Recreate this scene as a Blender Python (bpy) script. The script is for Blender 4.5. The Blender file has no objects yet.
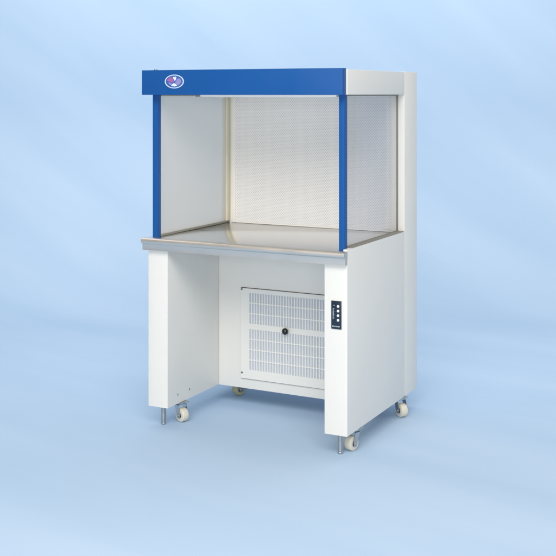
import bpy, bmesh, math, random
from mathutils import Vector, Matrix
random.seed(4)
S = bpy.context.scene
COL = S.collection
K = 1.17            # metres per drawing unit
Z0 = 0.2505         # drawing height of the floor
W, D, H = 0.8842, 0.753, 1.700
B = 0.334           # underside of the body
TW = 0.0935         # leg thickness
DB = 0.408          # front of the blower housing
DR = 0.601          # front of the rear housing
ZF = 1.603          # underside of the canopy
ZW = 1.022          # worktop
ZO = 1.0277         # lower edge of the side window
FP, FO = 0.034, 0.0098   # fascia projection / side overhang

def P(x, y, z): return Vector((x*K, y*K, (z-Z0)*K))

# ------------------------------------------------------------------ materials
def mat(name, col, rough=0.5, metal=0.0, bump=0.0, bscale=300.0, var=0.0, vscale=4.0, coat=0.0, spec=0.5, rvar=0.0, wave=0.0):
    m = bpy.data.materials.new(name); m.use_nodes = True
    nt = m.node_tree; N = nt.nodes; L = nt.links
    b = N['Principled BSDF']
    b.inputs['Base Color'].default_value = (*col, 1)
    b.inputs['Roughness'].default_value = rough
    b.inputs['Metallic'].default_value = metal
    b.inputs['Coat Weight'].default_value = coat
    b.inputs['Specular IOR Level'].default_value = spec
    tc = N.new('ShaderNodeTexCoord')
    if var > 0:
        n = N.new('ShaderNodeTexNoise'); n.inputs['Scale'].default_value = vscale; n.inputs['Detail'].default_value = 5
        L.new(tc.outputs['Object'], n.inputs['Vector'])
        mx = N.new('ShaderNodeMix'); mx.data_type = 'RGBA'
        L.new(n.outputs['Fac'], mx.inputs['Factor'])
        mx.inputs['A'].default_value = (*[c*(1-var) for c in col], 1)
        mx.inputs['B'].default_value = (*[min(1, c*(1+var)) for c in col], 1)
        L.new(mx.outputs['Result'], b.inputs['Base Color'])
    if rvar > 0:
        n2 = N.new('ShaderNodeTexNoise'); n2.inputs['Scale'].default_value = 9; n2.inputs['Detail'].default_value = 6
        L.new(tc.outputs['Object'], n2.inputs['Vector'])
        mr = N.new('ShaderNodeMapRange'); mr.inputs['From Min'].default_value = .3; mr.inputs['From Max'].default_value = .7
        mr.inputs['To Min'].default_value = rough-rvar; mr.inputs['To Max'].default_value = rough+rvar
        L.new(n2.outputs['Fac'], mr.inputs['Value']); L.new(mr.outputs['Result'], b.inputs['Roughness'])
    if bump > 0:
        n3 = N.new('ShaderNodeTexNoise'); n3.inputs['Scale'].default_value = bscale; n3.inputs['Detail'].default_value = 3
        L.new(tc.outputs['Object'], n3.inputs['Vector'])
        bp = N.new('ShaderNodeBump'); bp.inputs['Strength'].default_value = bump; bp.inputs['Distance'].default_value = .001
        L.new(n3.outputs['Fac'], bp.inputs['Height']); L.new(bp.outputs['Normal'], b.inputs['Normal'])
        if wave > 0:      # slight oil-canning of the thin sheet
            n4 = N.new('ShaderNodeTexNoise'); n4.inputs['Scale'].default_value = 4.5; n4.inputs['Detail'].default_value = 1
            L.new(tc.outputs['Object'], n4.inputs['Vector'])
            b2 = N.new('ShaderNodeBump'); b2.inputs['Strength'].default_value = wave; b2.inputs['Distance'].default_value = .03
            L.new(n4.outputs['Fac'], b2.inputs['Height']); L.new(b2.outputs['Normal'], bp.inputs['Normal'])
    return m

M = {}
M['white'] = mat('white_powder_coat', (.775, .772, .74), .42, bump=.14, bscale=420, wave=.16, var=.012, vscale=2.5, rvar=.05)
M['blue'] = mat('blue_enamel', (.006, .085, .31), .38, spec=.28, wave=.12, bump=.06, bscale=350, var=.05, vscale=3, rvar=.06)
M['frame'] = mat('white_frame_enamel', (.84, .83, .80), .4, bump=.08, var=.015)
M['cream'] = mat('cream_sealing_strip', (.66, .63, .50), .55, var=.05, vscale=12)
M['gasket'] = mat('olive_grey_rubber', (.235, .235, .20), .6, bump=.2, bscale=200, var=.08, vscale=14)
M['navy'] = mat('navy_membrane', (.008, .022, .045), .3, var=.1)
M['button'] = mat('white_button', (.82, .84, .86), .35)
M['ink'] = mat('pale_ink', (.50, .58, .62), .5)
M['black'] = mat('black_bakelite', (.008, .008, .009), .22, coat=.3)
M['chrome'] = mat('zinc_plated_steel', (.50, .52, .54), .28, metal=1, bump=.15, bscale=120, var=.1, vscale=30)
M['dark_zinc'] = mat('dark_zinc', (.22, .22, .22), .4, metal=1, var=.15, vscale=30)
M['tyre'] = mat('ivory_nylon', (.70, .67, .57), .45, var=.08, vscale=20, bump=.1, bscale=90)
M['olive_tyre'] = mat('olive_nylon', (.42, .41, .26), .5, var=.12, vscale=20)  # darker, greener nylon for the left rear wheel
M['foam'] = mat('blue_grey_filter_foam', (.50, .55, .63), .9, bump=.6, bscale=180, var=.12, vscale=60)
M['satin'] = mat('satin_stainless_steel', (.74, .70, .655), .42, metal=1, var=.05, vscale=8, rvar=.04)
M['gap'] = mat('panel_gap', (.10, .10, .095), .8)
M['tube'] = mat('opal_lamp_glass', (.86, .87, .88), .25)
M['emb_blue'] = mat('badge_blue', (.035, .12, .42), .25)
M['emb_white'] = mat('badge_white', (.66, .74, .84), .3)
M['emb_pink'] = mat('badge_magenta', (.36, .12, .36), .3, var=.25, vscale=60)
M['emb_lav'] = mat('badge_lavender', (.27, .25, .52), .3, var=.25, vscale=60)

def steel():
    m = bpy.data.materials.new('brushed_stainless_steel'); m.use_nodes = True
    nt = m.node_tree; N = nt.nodes; L = nt.links; b = N['Principled BSDF']
    b.inputs['Metallic'].default_value = 1
    tc = N.new('ShaderNodeTexCoord'); mp = N.new('ShaderNodeMapping'); mp.inputs['Scale'].default_value = (1.5, 170, 170)
    L.new(tc.outputs['Object'], mp.inputs['Vector'])
    n = N.new('ShaderNodeTexNoise'); n.inputs['Scale'].default_value = 1.0; n.inputs['Detail'].default_value = 4
    L.new(mp.outputs['Vector'], n.inputs['Vector'])
    r = N.new('ShaderNodeMapRange'); r.inputs['From Min'].default_value = .3; r.inputs['From Max'].default_value = .7
    r.inputs['To Min'].default_value = .09; r.inputs['To Max'].default_value = .27
    L.new(n.outputs['Fac'], r.inputs['Value']); L.new(r.outputs['Result'], b.inputs['Roughness'])
    mx = N.new('ShaderNodeMix'); mx.data_type = 'RGBA'; L.new(n.outputs['Fac'], mx.inputs['Factor'])
    mx.inputs['A'].default_value = (.72, .72, .71, 1); mx.inputs['B'].default_value = (.82, .82, .815, 1)
    L.new(mx.outputs['Result'], b.inputs['Base Color'])
    bp = N.new('ShaderNodeBump'); bp.inputs['Strength'].default_value = .05; bp.inputs['Distance'].default_value = .0005
    L.new(n.outputs['Fac'], bp.inputs['Height']); L.new(bp.outputs['Normal'], b.inputs['Normal'])
    return m
M['steel'] = steel()

def perforated():
    """white sheet with staggered round perforations drawn as darker grey dots"""
    m = bpy.data.materials.new('perforated_white_sheet'); m.use_nodes = True
    nt = m.node_tree; N = nt.nodes; L = nt.links; b = N['Principled BSDF']
    b.inputs['Roughness'].default_value = .5
    tc = N.new('ShaderNodeTexCoord'); sp = N.new('ShaderNodeSeparateXYZ'); L.new(tc.outputs['Object'], sp.inputs['Vector'])
    def mth(op, a, bb=None, c=None):
        n = N.new('ShaderNodeMath'); n.operation = op
        for i, v in enumerate((a, bb, c)):
            if v is None: continue
            if isinstance(v, (int, float)): n.inputs[i].default_value = v
            else: L.new(v, n.inputs[i])
        return n.outputs[0]
    px, pz, rad = .0125, .0072, .0029
    row = mth('FLOOR', mth('DIVIDE', sp.outputs['Z'], pz))
    odd = mth('MULTIPLY', mth('FLOORED_MODULO', row, 2), px/2)
    fx = mth('SUBTRACT', mth('FLOORED_MODULO', mth('ADD', sp.outputs['X'], odd), px), px/2)
    fz = mth('SUBTRACT', mth('FLOORED_MODULO', sp.outputs['Z'], pz), pz/2)
    d = mth('SQRT', mth('ADD', mth('MULTIPLY', fx, fx), mth('MULTIPLY', fz, fz)))
    mr = N.new('ShaderNodeMapRange'); mr.inputs['From Min'].default_value = rad*.8; mr.inputs['From Max'].default_value = rad*1.1
    L.new(d, mr.inputs['Value'])
    mx = N.new('ShaderNodeMix'); mx.data_type = 'RGBA'; L.new(mr.outputs['Result'], mx.inputs['Factor'])
    mx.inputs['A'].default_value = (.59, .59, .60, 1); mx.inputs['B'].default_value = (.82, .825, .825, 1)
    L.new(mx.outputs['Result'], b.inputs['Base Color'])
    bp = N.new('ShaderNodeBump'); bp.inputs['Strength'].default_value = .4; bp.inputs['Distance'].default_value = .002
    L.new(mr.outputs['Result'], bp.inputs['Height']); L.new(bp.outputs['Normal'], b.inputs['Normal'])
    return m
M['perf'] = perforated()

def glass(name, tint, haze, hazecol, gloss=.02):
    """thin sheet: transparent tint, a grey translucent mix (haze) and a clear reflection"""
    m = bpy.data.materials.new(name); m.use_nodes = True
    nt = m.node_tree; N = nt.nodes; L = nt.links; N.remove(N['Principled BSDF']); out = N['Material Output']
    t = N.new('ShaderNodeBsdfTransparent'); t.inputs['Color'].default_value = (*tint, 1)
    df = N.new('ShaderNodeBsdfDiffuse'); df.inputs['Color'].default_value = (*hazecol, 1)
    tl = N.new('ShaderNodeBsdfTranslucent'); tl.inputs['Color'].default_value = (*hazecol, 1)
    g = N.new('ShaderNodeBsdfGlossy'); g.inputs['Roughness'].default_value = gloss
    a = N.new('ShaderNodeMixShader'); a.inputs[0].default_value = .5
    L.new(df.outputs[0], a.inputs[1]); L.new(tl.outputs[0], a.inputs[2])
    c = N.new('ShaderNodeMixShader'); c.inputs[0].default_value = haze
    L.new(t.outputs[0], c.inputs[1]); L.new(a.outputs[0], c.inputs[2])
    lw = N.new('ShaderNodeLayerWeight'); lw.inputs['Blend'].default_value = .5
    pw = N.new('ShaderNodeMath'); pw.operation = 'POWER'; L.new(lw.outputs['Facing'], pw.inputs[0]); pw.inputs[1].default_value = 5
    fr = N.new('ShaderNodeMath'); fr.operation = 'MULTIPLY_ADD'; L.new(pw.outputs[0], fr.inputs[0]); fr.inputs[1].default_value = .7; fr.inputs[2].default_value = .03
    e = N.new('ShaderNodeMixShader'); L.new(fr.outputs[0], e.inputs[0])
    L.new(c.outputs[0], e.inputs[1]); L.new(g.outputs[0], e.inputs[2])
    L.new(e.outputs[0], out.inputs['Surface'])
    return m
M['clear'] = glass('clear_glass', (.93, .935, .95), .035, (.8, .8, .82))
M['grey_view'] = glass('glass_with_grey_view', (.92, .89, .84), .50, (.92, .90, .87))  # clear pane: the grey seen through it is put into the haze

# ------------------------------------------------------------------ mesh helpers
def box(bm, lo, hi, bev=0.0, seg=2, mi=0):
    lo = P(*lo); hi = P(*hi)
    t = bmesh.new(); bmesh.ops.create_cube(t, size=1)
    for v in t.verts:
        v.co = Vector(((lo[i]+hi[i])/2 + v.co[i]*(hi[i]-lo[i]) for i in range(3)))
    if bev > 0: bmesh.ops.bevel(t, geom=t.edges[:], offset=bev, segments=seg, affect='EDGES', profile=.6)
    for f in t.faces: f.material_index = mi
    me = bpy.data.meshes.new('tmp'); t.to_mesh(me); t.free(); bm.from_mesh(me); bpy.data.meshes.remove(me)

def cyl(bm, c, axis, r, h, seg=24, r2=None, bev=0.0):
    """cylinder centred on metre point c"""
    t = bmesh.new(); bmesh.ops.create_cone(t, cap_ends=True, segments=seg, radius1=r, radius2=r if r2 is None else r2, depth=h)
    if bev > 0:
        ed = [e for e in t.edges if len(e.link_faces) == 2 and any(len(f.verts) > 4 for f in e.link_faces)]
        bmesh.ops.bevel(t, geom=ed, offset=bev, segments=3, affect='EDGES', profile=.5)
    q = Vector((0, 0, 1)).rotation_difference(Vector(axis)).to_matrix().to_4x4()
    t.transform(Matrix.Translation(c) @ q)
    me = bpy.data.meshes.new('tmp'); t.to_mesh(me); t.free(); bm.from_mesh(me); bpy.data.meshes.remove(me)

def prism(bm, pts, y0, y1):
    """closed outline (x,z in metres) extruded from y0 to y1"""
    a = [bm.verts.new((x, y0, z)) for x, z in pts]; b = [bm.verts.new((x, y1, z)) for x, z in pts]
    n = len(pts)
    bm.faces.new(a); bm.faces.new(b[::-1])
    for i in range(n): bm.faces.new((a[i], b[i], b[(i+1) % n], a[(i+1) % n]))
    bmesh.ops.recalc_face_normals(bm, faces=bm.faces[:])

WLOC = {}
def obj(name, bm, m, parent, smooth=False, label=None):
    xs = [v.co for v in bm.verts]
    lo = Vector((min(v[i] for v in xs) for i in range(3))); hi = Vector((max(v[i] for v in xs) for i in range(3)))
    c = (lo+hi)/2
    bmesh.ops.translate(bm, verts=bm.verts, vec=-c)
    me = bpy.data.meshes.new(name); bm.to_mesh(me); bm.free()
    for f in me.polygons: f.use_smooth = smooth
    for mm in (m if isinstance(m, (list, tuple)) else [m]): me.materials.append(mm)
    o = bpy.data.objects.new(name, me); COL.objects.link(o)
    if parent is not None:
        o.parent = parent; o.location = c - WLOC[parent.name]
    else: o.location = c
    WLOC[o.name] = c
    if smooth: 
        me.set_sharp_from_angle(angle=math.radians(35))
    if label: o['label'] = label
    return o

def new(): return bmesh.new()
def part(name, m, parent, lo, hi, bev=.0025, label=None):
    b = new(); box(b, lo, hi, bev); return obj(name, b, m, parent, True, label)

# ------------------------------------------------------------------ the cabinet
root = bpy.data.objects.new('clean_bench_cabinet', None); COL.objects.link(root)
root.location = P(W/2, D/2, Z0); WLOC[root.name] = root.location.copy()
root['label'] = 'white laminar flow clean bench with blue fascia and posts on ivory castors'
root['category'] = 'clean bench'
R = root

# legs: side panels of the base, the outer skin carries on up to the window sill
def bevel_at(bm, xo, off):
    ed = [e for e in bm.edges if all(abs(v.co.x-xo*K) < 1e-5 for v in e.verts)]
    bmesh.ops.bevel(bm, geom=ed, offset=off, segments=2, affect='EDGES', profile=.6)
def merge(bm, t):
    me = bpy.data.meshes.new('t'); t.to_mesh(me); t.free(); bm.from_mesh(me); bpy.data.meshes.remove(me)
for s in (0, 1):
    b = new(); ye = DR-.0022
    outer, mid_, inner = (0, .0285, TW) if s == 0 else (W, W-.0285, W-TW)
    yz = [(0, B), (ye, B), (ye, ZO), (.044, ZO), (.044, ZW-.0108), (0, ZW-.0108)]
    full = [(0, B), (ye, B), (ye, ZO), (0, ZO)]
    slabs = [(outer, mid_, yz)] if s == 0 else [(outer, W-.0160, full), (W-.0160, mid_, yz)]
    for xa, xb, prof in slabs:
        n = len(prof); t = new(); va = [t.verts.new(P(xa, y, z)) for y, z in prof]; vb = [t.verts.new(P(xb, y, z)) for y, z in prof]
        t.faces.new(va); t.faces.new(vb[::-1])
        for i in range(n): t.faces.new((va[i], vb[i], vb[(i+1) % n], va[(i+1) % n]))
        bmesh.ops.recalc_face_normals(t, faces=t.faces[:])
        if xa == outer: bevel_at(t, outer, .0025)
        merge(b, t)
    t = new(); box(t, (min(mid_, inner), 0, B), (max(mid_, inner), ye, ZW-.0315)); bevel_at(t, inner, .0025); merge(b, t)
    leg = obj('side_panel', b, M['white'], R, True)
    # fixing bolts of the castor plate low on the inner face
    if s == 0:
        for yy, zz in ((.075, .372), (.165, .372)):
            c = P(TW, yy, zz); bb = new(); cyl(bb, c, (1, 0, 0), .0055, .003, 12, bev=.001); obj('bolt', bb, M['chrome'], leg, True)

# rear housing, full height behind the filter
b = new()
box(b, (0, DR, B), (.0520, D, H), .003)          # uprights either side of the filter
box(b, (W-.032, DR, B), (W, D, H), .003)
box(b, (.0515, DR+.0015, B+.001), (W-.0315, D-.001, ZW-.002), .001)
box(b, (.0515, DR+.075, ZW-.0025), (W-.0315, D-.001, ZF+.003), .001)
box(b, (.0515, DR+.0015, ZF+.0028), (W-.0315, D-.001, H-.001), .001)
rear = obj('rear_housing', b, M['white'], R, True)

# canopy and its blue fascia
can = part('canopy', M['white'], R, (0, .0012, ZF), (W, DR-.0022, H-.002), .0025)
fas = part('fascia', M['blue'], R, (-.0090, -FP, ZF-.001), (W-.0045, .0, H+.002), .002)
b = new()
for xx in (.048,):
    cyl(b, P(xx, -.018, H+.003), (0, 0, 1), .008, .006, 6, bev=.001)
obj('bolt', b, M['dark_zinc'], fas, True)

# oval badge
ec = P(.1487, -FP, 1.6555); ew, eh = .0445*K, .0275*K
def ell(cx, cz, rw, rh, n=40): return [(cx+rw*math.cos(2*math.pi*i/n), cz+rh*math.sin(2*math.pi*i/n)) for i in range(n)]
b = new(); prism(b, ell(ec.x, ec.z, ew*.94, eh*.94), ec.y-.0022, ec.y+.0005)
badge = obj('badge', b, M['emb_blue'], fas)
b = new(); n = 48
o1 = ell(ec.x, ec.z, ew, eh, n); i1 = ell(ec.x, ec.z, ew*.915, eh*.885, n); yf, yb = ec.y-.0040, ec.y-.0005
vs = [[b.verts.new((p[0], y, p[1])) for p in l] for l, y in ((o1, yb), (o1, yf), (i1, yf), (i1, yb))]
for q in range(4):
    A, Bq = vs[q], vs[(q+1) % 4]
    for i in range(n): b.faces.new((A[i], A[(i+1) % n], Bq[(i+1) % n], Bq[i]))
bmesh.ops.recalc_face_normals(b, faces=b.faces[:])
obj('badge_rim', b, M['emb_white'], badge)
def motif(name, m, pts, t):
    b = new(); prism(b, [(ec.x+x*ew, ec.z+z*eh) for x, z in pts], ec.y-.0022-t, ec.y-.0018); obj(name, b, m, badge)
motif('badge_motif', M['emb_pink'], [(-.78, .18), (-.62, .48), (-.36, .66), (-.18, .48), (-.10, .12), (-.02, -.10), (-.22, -.16), (-.42, -.02), (-.60, .0)], .0009)
motif('badge_motif', M['emb_lav'], [(.16, .02), (.30, .40), (.52, .46), (.70, .22), (.74, -.06), (.58, -.40), (.36, -.58), (.22, -.34), (.06, -.12)], .0009)
motif('badge_motif', M['emb_lav'], [(-.66, -.12), (-.44, -.16), (-.24, -.26), (-.34, -.52), (-.52, -.42)], .0009)
motif('badge_motif', M['emb_white'], [(-.16, .72), (-.02, .62), (.14, .72), (.22, .60), (.16, .26), (.05, .08), (-.04, .26), (-.09, .42)], .0013)
motif('badge_motif', M['emb_white'], [(-.34, -.60), (-.22, -.40), (-.05, -.24), (.10, -.30), (.22, -.46), (.30, -.62), (.0, -.72)], .0013)

# lamp under the canopy
b = new(); box(b, (.240, .012, ZF-.0085), (W-.05, .050, ZF-.0004), .002)
lamp = obj('lamp_batten', b, M['frame'], R, True)
b = new(); cyl(b, P(W/2+.09, .075, ZF-.0055), (1, 0, 0), .006, .52*K, 20, bev=.002)
obj('lamp_tube', b, M['tube'], lamp, True)
b = new(); box(b, (.219, .010, ZF-.010), (.233, .026, ZF-.0004), .0015)
obj('hook', b, M['chrome'], R, True)

# corner posts
for x0, x1 in ((.0117, .0350), (W-.0405, W-.0172)):
    b = new(); box(b, (x0, .013, ZW-.0006), (x1, .040, ZF-.0008), .003, 3)
    obj('corner_post', b, M['blue'], R, True)
    
# worktop with a rolled front edge and a short flange below it
b = new()
prof = []   # (y, z) section of the lip in drawing units
rr = .0125
prof.append((.02, ZW))
for i in range(9):
    a = math.pi/2 + math.pi*i/8
    prof.append((-FP+rr+rr*math.cos(a), ZW-rr+rr*math.sin(a)))
prof += [(-FP+.013, ZW-2*rr-.001), (-FP+.013, ZW-.050), (-.004, ZW-.050), (-.004, ZW-.030), (.02, ZW-.030)]
va = [b.verts.new(P(-.0145, y, z)) for y, z in prof]; vb = [b.verts.new(P(W+.0010, y, z)) for y, z in prof]
# the lip is in front of the legs only; behind y=0 it narrows between the posts' outer skins
lipn = len(prof)
for v in (va, vb): pass
for i in range(lipn): b.faces.new((va[i], va[(i+1) % lipn], vb[(i+1) % lipn], vb[i]))
b.faces.new(va); b.faces.new(vb[::-1])
bmesh.ops.recalc_face_normals(b, faces=b.faces[:])
for v in b.verts:      # the strip behind the front plane stays in front of the base skins
    if v.co.y > -.001*K: v.co.y = -.0012*K
lip = b; b = new()
wt = new()
box(wt, (.0290, -.001, ZW-.030), (W-.0290, DR+.004, ZW), .0006)
box(wt, (-.0004, -.001, ZW-.0104), (.0292, .0434, ZW-.0002), .0006)
box(wt, (W-.0292, -.001, ZW-.0104), (W-.0163, .0434, ZW-.0002), .0006)
me = bpy.data.meshes.new('t'); wt.to_mesh(me); wt.free(); b.from_mesh(me); bpy.data.meshes.remove(me)
work = obj('worktop', b, M['steel'], R, True)
obj('front_lip', lip, M['satin'], work, True)

# side glazing
part('side_glass', M['grey_view'], R, (.0300, .0435, ZW+.006), (.0345, DR-.010, ZF-.004), .0006, 'side glass pane with the grey seen through it put into its colour')
part('side_glass', M['clear'], R, (W-.0345, .0435, ZW+.006), (W-.0300, DR-.004, ZF-.004), .0006, 'clear side glass pane')
# gaskets
b = new()
box(b, (W-.0284, .0455, ZO+.0004), (W-.0008, DR-.003, ZO+.0022), .0006)
box(b, (W-.0358, .044, ZW+.0006), (W-.0288, DR-.0045, ZW+.0085), .001)
box(b, (W-.0358, DR-.0044, ZW+.0086), (W-.0288, DR-.0005, ZF-.005), .0008)
box(b, (W-.0372, .044, ZF-.0048), (W-.0272, DR-.0008, ZF-.0004), .0008)
obj('window_gasket', b, M['gasket'], R, True)
b = new()
box(b, (.0288, .044, ZW+.0006), (.0380, DR-.006, ZW+.0085), .001)
box(b, (.0288, DR-.0058, ZW+.0006), (.0380, DR-.0008, ZF-.0004), .0008)
box(b, (.0288, .044, ZF-.0048), (.0380, DR-.0058, ZF-.0004), .0008)
obj('window_gasket', b, M['gasket'], R, True)
b = new()
box(b, (.0300, DR-.030, ZW+.009), (.0430, DR-.0004, ZF-.006), .002)
obj('sealing_strip', b, M['cream'], R, True, 'cream sealing strip beside the filter')

# filter: frame and perforated sheet
fx0, fx1, fz0, fz1 = .0430, W-.0375, ZW+.0003, ZF-.003
b = new(); y0, y1 = DR-.004, DR+.07
box(b, (fx0+.0095, y0, fz0), (.0700, y1, fz1), .0015)
box(b, (W-.0600, y0, fz0), (W-.0325, y1, fz1), .0015)
box(b, (.0702, y0, fz0), (W-.0602, y1, fz0+.006), .0012)
box(b, (.0702, y0, fz1-.006), (W-.0602, y1, fz1), .0012)
fr = obj('filter_frame', b, M['frame'], R, True)
b = new(); box(b, (.0703, DR+.003, fz0+.0062), (W-.0603, DR+.008, fz1-.0062), 0)
obj('perforated_sheet', b, M['perf'], fr)

# blower housing between the legs
hous = part('blower_housing', M['white'], R, (TW+.0006, DB, B), (W-TW-.0006, DR-.003, ZW-.034), .0025)
gx0, gx1, gz0, gz1 = .208, W-.208, .3790, .7679
b = new()
box(b, (gx0-.002, DB-.0022, gz0-.0030), (gx1+.002, DB-.0003, gz1+.0022), 0)
gap = obj('panel_seam', b, M['gap'], hous)
# grille: plate with real slots, built as a grid of quads round the openings
yf, yb = DB-.0085, DB-.0024
sx0 = .2515; pitch = .01285; slot = .0078; nsl = 30
cols = [gx0+.0008]
for i in range(nsl): cols += [sx0+i*pitch, sx0+i*pitch+slot]
cols.append(gx1-.0008)
rows_z = []
zt = .7495
for r in range(3): rows_z.append((zt-.0405, zt)); zt -= .0455
zt = .5935
for r in range(4): rows_z.append((zt-.0400, zt)); zt -= .0450
rows_z.sort()
zs = [gz0]
for a, c in rows_z: zs += [a, c]
zs.append(gz1)
b = new()
F = [[b.verts.new(P(x, yf, z)) for z in zs] for x in cols]
Bk = [[b.verts.new(P(x, yb, z)) for z in zs] for x in cols]
def hole(i, j): return i % 2 == 1 and j % 2 == 1 and 0 <= i < len(cols)-1 and 0 <= j < len(zs)-1
for i in range(len(cols)-1):
    for j in range(len(zs)-1):
        if hole(i, j):
            b.faces.new((F[i][j], F[i][j+1], Bk[i][j+1], Bk[i][j]))
            b.faces.new((F[i+1][j], Bk[i+1][j], Bk[i+1][j+1], F[i+1][j+1]))
            b.faces.new((F[i][j], Bk[i][j], Bk[i+1][j], F[i+1][j]))
            b.faces.new((F[i][j+1], F[i+1][j+1], Bk[i+1][j+1], Bk[i][j+1]))
        else:
            b.faces.new((F[i][j], F[i+1][j], F[i+1][j+1], F[i][j+1]))
for L_, inv in ((0, 0), (len(cols)-1, 1)):
    for j in range(len(zs)-1): b.faces.new((F[L_][j], F[L_][j+1], Bk[L_][j+1], Bk[L_][j]))
for L_ in (0, len(zs)-1):
    for i in range(len(cols)-1): b.faces.new((F[i][L_], F[i+1][L_], Bk[i+1][L_], Bk[i][L_]))
bmesh.ops.recalc_face_normals(b, faces=b.faces[:])
gr = obj('grille_panel', b, M['white'], R)
b = new(); box(b, (sx0-.004, DB-.0046, .4100), (sx0+nsl*pitch, DB-.0026, .7530), 0)
obj('filter_foam', b, M['foam'], gr)
# knob and corner screws
b = new(); kc = P(.4300, yf, .6040)
cyl(b, kc+Vector((0, -.004, 0)), (0, -1, 0), .0075, .009, 20)
t = bmesh.new(); bmesh.ops.create_uvsphere(t, u_segments=24, v_segments=14, radius=.0165)
t.transform(Matrix.Translation(kc+Vector((0, -.017, 0))) @ Matrix.Diagonal((1, .8, 1, 1)))
me = bpy.data.meshes.new('t'); t.to_mesh(me); t.free(); b.from_mesh(me); bpy.data.meshes.remove(me)
obj('knob', b, M['black'], gr, True)
for xx, zz in ((gx0+.006, gz1-.005), (gx0+.007, gz0+.024), (gx1-.006, gz1-.005), (gx1-.007, gz0+.024), (gx0+.0285, gz1-.050)):
    small = xx > gx0+.02 and xx < gx0+.04
    if small: continue
    b = new(); cyl(b, P(xx, yf, zz)+Vector((0, -.001, 0)), (0, -1, 0), .0050, .003, 14, bev=.001); obj('screw', b, M['dark_zinc'], gr, True)

# control panel on the right leg
cx0, cx1, cz0, cz1 = .8200, .8610, .7300, .8350
cp = part('control_panel', M['navy'], R, (cx0, -.0035, cz0), (cx1, .0006, cz1), .0015)
for i in range(4):
    zc = cz1-.0195-i*.0172
    b = new(); cyl(b, P(cx0+.0285, -.0042, zc), (0, -1, 0), .0058, .0036, 24, bev=.0012)
    t0 = b.verts[:]
    obj('button', b, M['button'], cp, True)
b = new()
for i in range(11):    # level scale left of the buttons
    zc = cz1-.029-i*.0038
    box(b, (cx0+.0065, -.0040, zc-.0008), (cx0+.0065+(.0065 if i % 3 == 0 else .0045), -.0034, zc+.0008), 0)
box(b, (cx0+.0100, -.0040, cz1-.0175), (cx0+.0140, -.0034, cz1-.0155), 0)
obj('level_scale', b, M['ink'], cp)
b = new()
for i in range(4):     # row of small legends along the bottom
    xa = cx0+.0055+i*.0080
    box(b, (xa, -.0040, cz0+.0075), (xa+.0022, -.0034, cz0+.0125), 0)
    box(b, (xa+.0022, -.0040, cz0+.0092), (xa+.0052, -.0034, cz0+.0108), 0)
    box(b, (xa+.0040, -.0040, cz0+.0108), (xa+.0054, -.0034, cz0+.0128), 0)
obj('legend', b, M['ink'], cp)

# levelling feet (threaded studs)
fl = Z0
for xx, yy in ((.041, .050), (.8335, .050)):
    b = new(); c = P(xx, yy, 0)
    top = (B-Z0)*K
    cyl(b, Vector((c.x, c.y, top/2+.004)), (0, 0, 1), .0112, top-.006, 20)
    for i in range(14):
        z = .016+i*.0053
        cyl(b, Vector((c.x, c.y, z)), (0, 0, 1), .0124, .0026, 20, bev=.0008)
    cyl(b, Vector((c.x, c.y, .0051)), (0, 0, 1), .0125, .0100, 20, bev=.003)
    cyl(b, Vector((c.x, c.y, top-.006)), (0, 0, 1), .0175, .010, 6, bev=.001)
    obj('levelling_foot', b, M['chrome'], R, True)

# castors
def castor(x, y, ang, tyre):
    c = P(x, y, 0); c.z = 0; top = (B-Z0)*K-.0006
    A = math.radians(ang); fx = Vector((math.cos(A), math.sin(A), 0)); ax = Vector((-math.sin(A), math.cos(A), 0))
    r = .0330; wc = c + fx*.018; wc.z = r+.0004
    rot = Matrix.Rotation(A, 4, 'Z')
    b = new()
    t = bmesh.new(); bmesh.ops.create_cube(t, size=1)
    t.transform(Matrix.Translation((c.x, c.y, top-.002)) @ rot @ Matrix.Diagonal((.066, .058, .004, 1)))
    me = bpy.data.meshes.new('t'); t.to_mesh(me); t.free(); b.from_mesh(me); bpy.data.meshes.remove(me)
    cyl(b, Vector((c.x, c.y, top-.009)), (0, 0, 1), .024, .010, 24, bev=.003)
    for s in (-1, 1):   # fork cheeks
        pts = [(-.014, top-.013), (.020, top-.013), (.030, r+.004), (.027, r-.011), (.012, r-.011), (.004, r+.008)]
        va = []; vb = []
        for px, pz in pts:
            q = c + fx*px; va.append(b.verts.new(q + ax*(s*.0225) + Vector((0, 0, pz)))); vb.append(b.verts.new(q + ax*(s*.0250) + Vector((0, 0, pz))))
        n = len(pts); b.faces.new(va); b.faces.new(vb[::-1])
        for i in range(n): b.faces.new((va[i], vb[i], vb[(i+1) % n], va[(i+1) % n]))
    t = bmesh.new(); bmesh.ops.create_cube(t, size=1)
    q = c + fx*.003
    t.transform(Matrix.Translation((q.x, q.y, top-.0145)) @ rot @ Matrix.Diagonal((.034, .050, .003, 1)))
    me = bpy.data.meshes.new('t'); t.to_mesh(me); t.free(); b.from_mesh(me); bpy.data.meshes.remove(me)
    cyl(b, wc, ax, .0055, .056, 12, bev=.001)
    bmesh.ops.recalc_face_normals(b, faces=b.faces[:])
    cas = obj('castor', b, M['chrome'], R, True)
    b = new(); cyl(b, wc, ax, r, .036, 40, bev=.006)
    w = obj('wheel', b, M[tyre], cas, True)
    b = new(); cyl(b, wc, ax, .015, .0395, 24, bev=.002); obj('hub', b, M['dark_zinc'], w, True)
castor(.076, .120, -20, 'tyre')
castor(.860, .118, -105, 'tyre')
castor(.098, .552, 60, 'olive_tyre')
castor(.862, .600, -35, 'tyre')

# ------------------------------------------------------------------ camera
cam = bpy.data.cameras.new('camera'); co = bpy.data.objects.new('camera', cam); COL.objects.link(co)
YAW = .4751
co.location = P(2.4855, -3.6749, 1.6059); co.rotation_euler = (math.pi/2, 0, YAW)
cam.sensor_width = 36; cam.lens = 1078.95/556*36; cam.shift_y = -(278-93.96)/556; cam.clip_end = 100
S.camera = co

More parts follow.
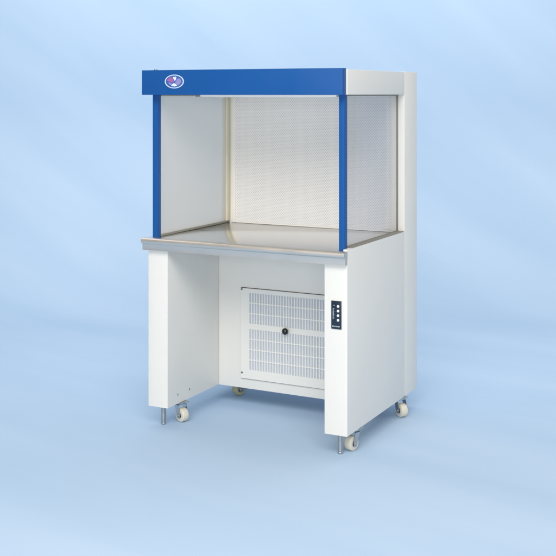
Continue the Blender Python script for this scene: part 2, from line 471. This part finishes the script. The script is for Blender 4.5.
# ------------------------------------------------------------------ seamless paper backdrop
fw = Vector((-math.sin(YAW), math.cos(YAW), 0)); rt = Vector((math.cos(YAW), math.sin(YAW), 0))
base = Vector((W/2*K, D/2*K, 0))
b = new(); sec = [(-9.0, 0.0)]; wall = 3.6; rad = 1.5
for i in range(0, 25):
    a = math.pi/2*i/24; sec.append((wall-rad+rad*math.sin(a), rad-rad*math.cos(a)))
sec.append((wall, 5.5))
v0 = [[b.verts.new(base + rt*u + fw*d + Vector((0, 0, z))) for d, z in sec] for u in (-7, 7)]
for i in range(len(sec)-1): b.faces.new((v0[0][i], v0[1][i], v0[1][i+1], v0[0][i+1]))
bmesh.ops.recalc_face_normals(b, faces=b.faces[:])
uvl = b.loops.layers.uv.new('UVMap')
arc = [0.0]
for i in range(1, len(sec)): arc.append(arc[-1]+math.hypot(sec[i][0]-sec[i-1][0], sec[i][1]-sec[i-1][1]))
lut = {}
for s_, u in ((0, -7), (1, 7)):
    for i, v in enumerate(v0[s_]): lut[v] = (u, arc[i])
for f in b.faces:
    for l in f.loops: l[uvl].uv = lut[l.vert]
def paper():
    # pale blue printed paper with faint lighter diagonal brush streaks
    m = bpy.data.materials.new('pale_blue_backdrop_paper'); m.use_nodes = True
    nt = m.node_tree; N = nt.nodes; L = nt.links; p = N['Principled BSDF']
    p.inputs['Roughness'].default_value = .9; p.inputs['Specular IOR Level'].default_value = .15
    uv = N.new('ShaderNodeUVMap'); mp = N.new('ShaderNodeMapping'); mp.vector_type = 'POINT'
    ro = N.new('ShaderNodeMapping'); ro.inputs['Rotation'].default_value = (0, 0, math.radians(38))
    L.new(uv.outputs[0], ro.inputs['Vector']); mp.inputs['Scale'].default_value = (.28, 1.7, 1); L.new(ro.outputs[0], mp.inputs['Vector'])
    n = N.new('ShaderNodeTexNoise'); n.inputs['Scale'].default_value = 1.1; n.inputs['Detail'].default_value = 6; n.inputs['Roughness'].default_value = .5
    L.new(mp.outputs[0], n.inputs['Vector'])
    r = N.new('ShaderNodeMapRange'); r.inputs['From Min'].default_value = .32; r.inputs['From Max'].default_value = .70; L.new(n.outputs['Fac'], r.inputs['Value'])
    x = N.new('ShaderNodeMix'); x.data_type = 'RGBA'; L.new(r.outputs[0], x.inputs['Factor'])
    x.inputs['A'].default_value = (.416, .578, .776, 1); x.inputs['B'].default_value = (.486, .634, .822, 1)
    L.new(x.outputs['Result'], p.inputs['Base Color'])
    g = N.new('ShaderNodeTexNoise'); g.inputs['Scale'].default_value = 160; g.inputs['Detail'].default_value = 4; L.new(uv.outputs[0], g.inputs['Vector'])
    bp = N.new('ShaderNodeBump'); bp.inputs['Strength'].default_value = .08; bp.inputs['Distance'].default_value = .001
    L.new(g.outputs['Fac'], bp.inputs['Height']); L.new(bp.outputs[0], p.inputs['Normal'])
    return m
M['paper'] = paper()
bk = obj('backdrop', b, M['paper'], None, True); bk['kind'] = 'structure'

# ------------------------------------------------------------------ studio key lamp and added, unseen fill lights
w = bpy.data.worlds.new('World'); S.world = w; w.use_nodes = True
w.node_tree.nodes['Background'].inputs['Color'].default_value = (1, .96, .90, 1)
w.node_tree.nodes['Background'].inputs['Strength'].default_value = .36
def area(name, loc, target, sx, sy, power, col=(1, .955, .90)):
    l = bpy.data.lights.new(name, 'AREA'); l.shape = 'RECTANGLE'; l.size = sx; l.size_y = sy; l.energy = power; l.color = col
    o = bpy.data.objects.new(name, l); COL.objects.link(o); o.location = loc
    o.rotation_euler = (Vector(target)-Vector(loc)).to_track_quat('-Z', 'Y').to_euler()
    return o
mid = base + Vector((0, 0, .8))
area('high_front_softbox', base - fw*4.8 - rt*.5 + Vector((0, 0, 4.4)), mid - Vector((0, 0, .4)), 5.0, 2.4, 240)
area('low_front_fill', base - fw*5.4 - rt*.9 + Vector((0, 0, 1.2)), mid - Vector((0, 0, .2)), 3.6, 1.8, 100)  # added fill, unseen, brightens the knee space and the interior
area('side_fill', base - fw*1.2 + rt*5.0 + Vector((0, 0, 1.8)), mid + Vector((0, 0, .1)), 2.8, 2.6, 26)  # added fill, unseen, lifts the right side of the cabinet
area('backdrop_fill', base + fw*0.9 + Vector((0, 0, 4.6)), base + fw*3.4 + Vector((0, 0, 1.6)), 7, 2.4, 145)  # added light, unseen, makes the backdrop wall brighter

S.view_settings.view_transform = 'Standard'; S.view_settings.look = 'None'
S.view_settings.exposure = 0; S.view_settings.gamma = 1
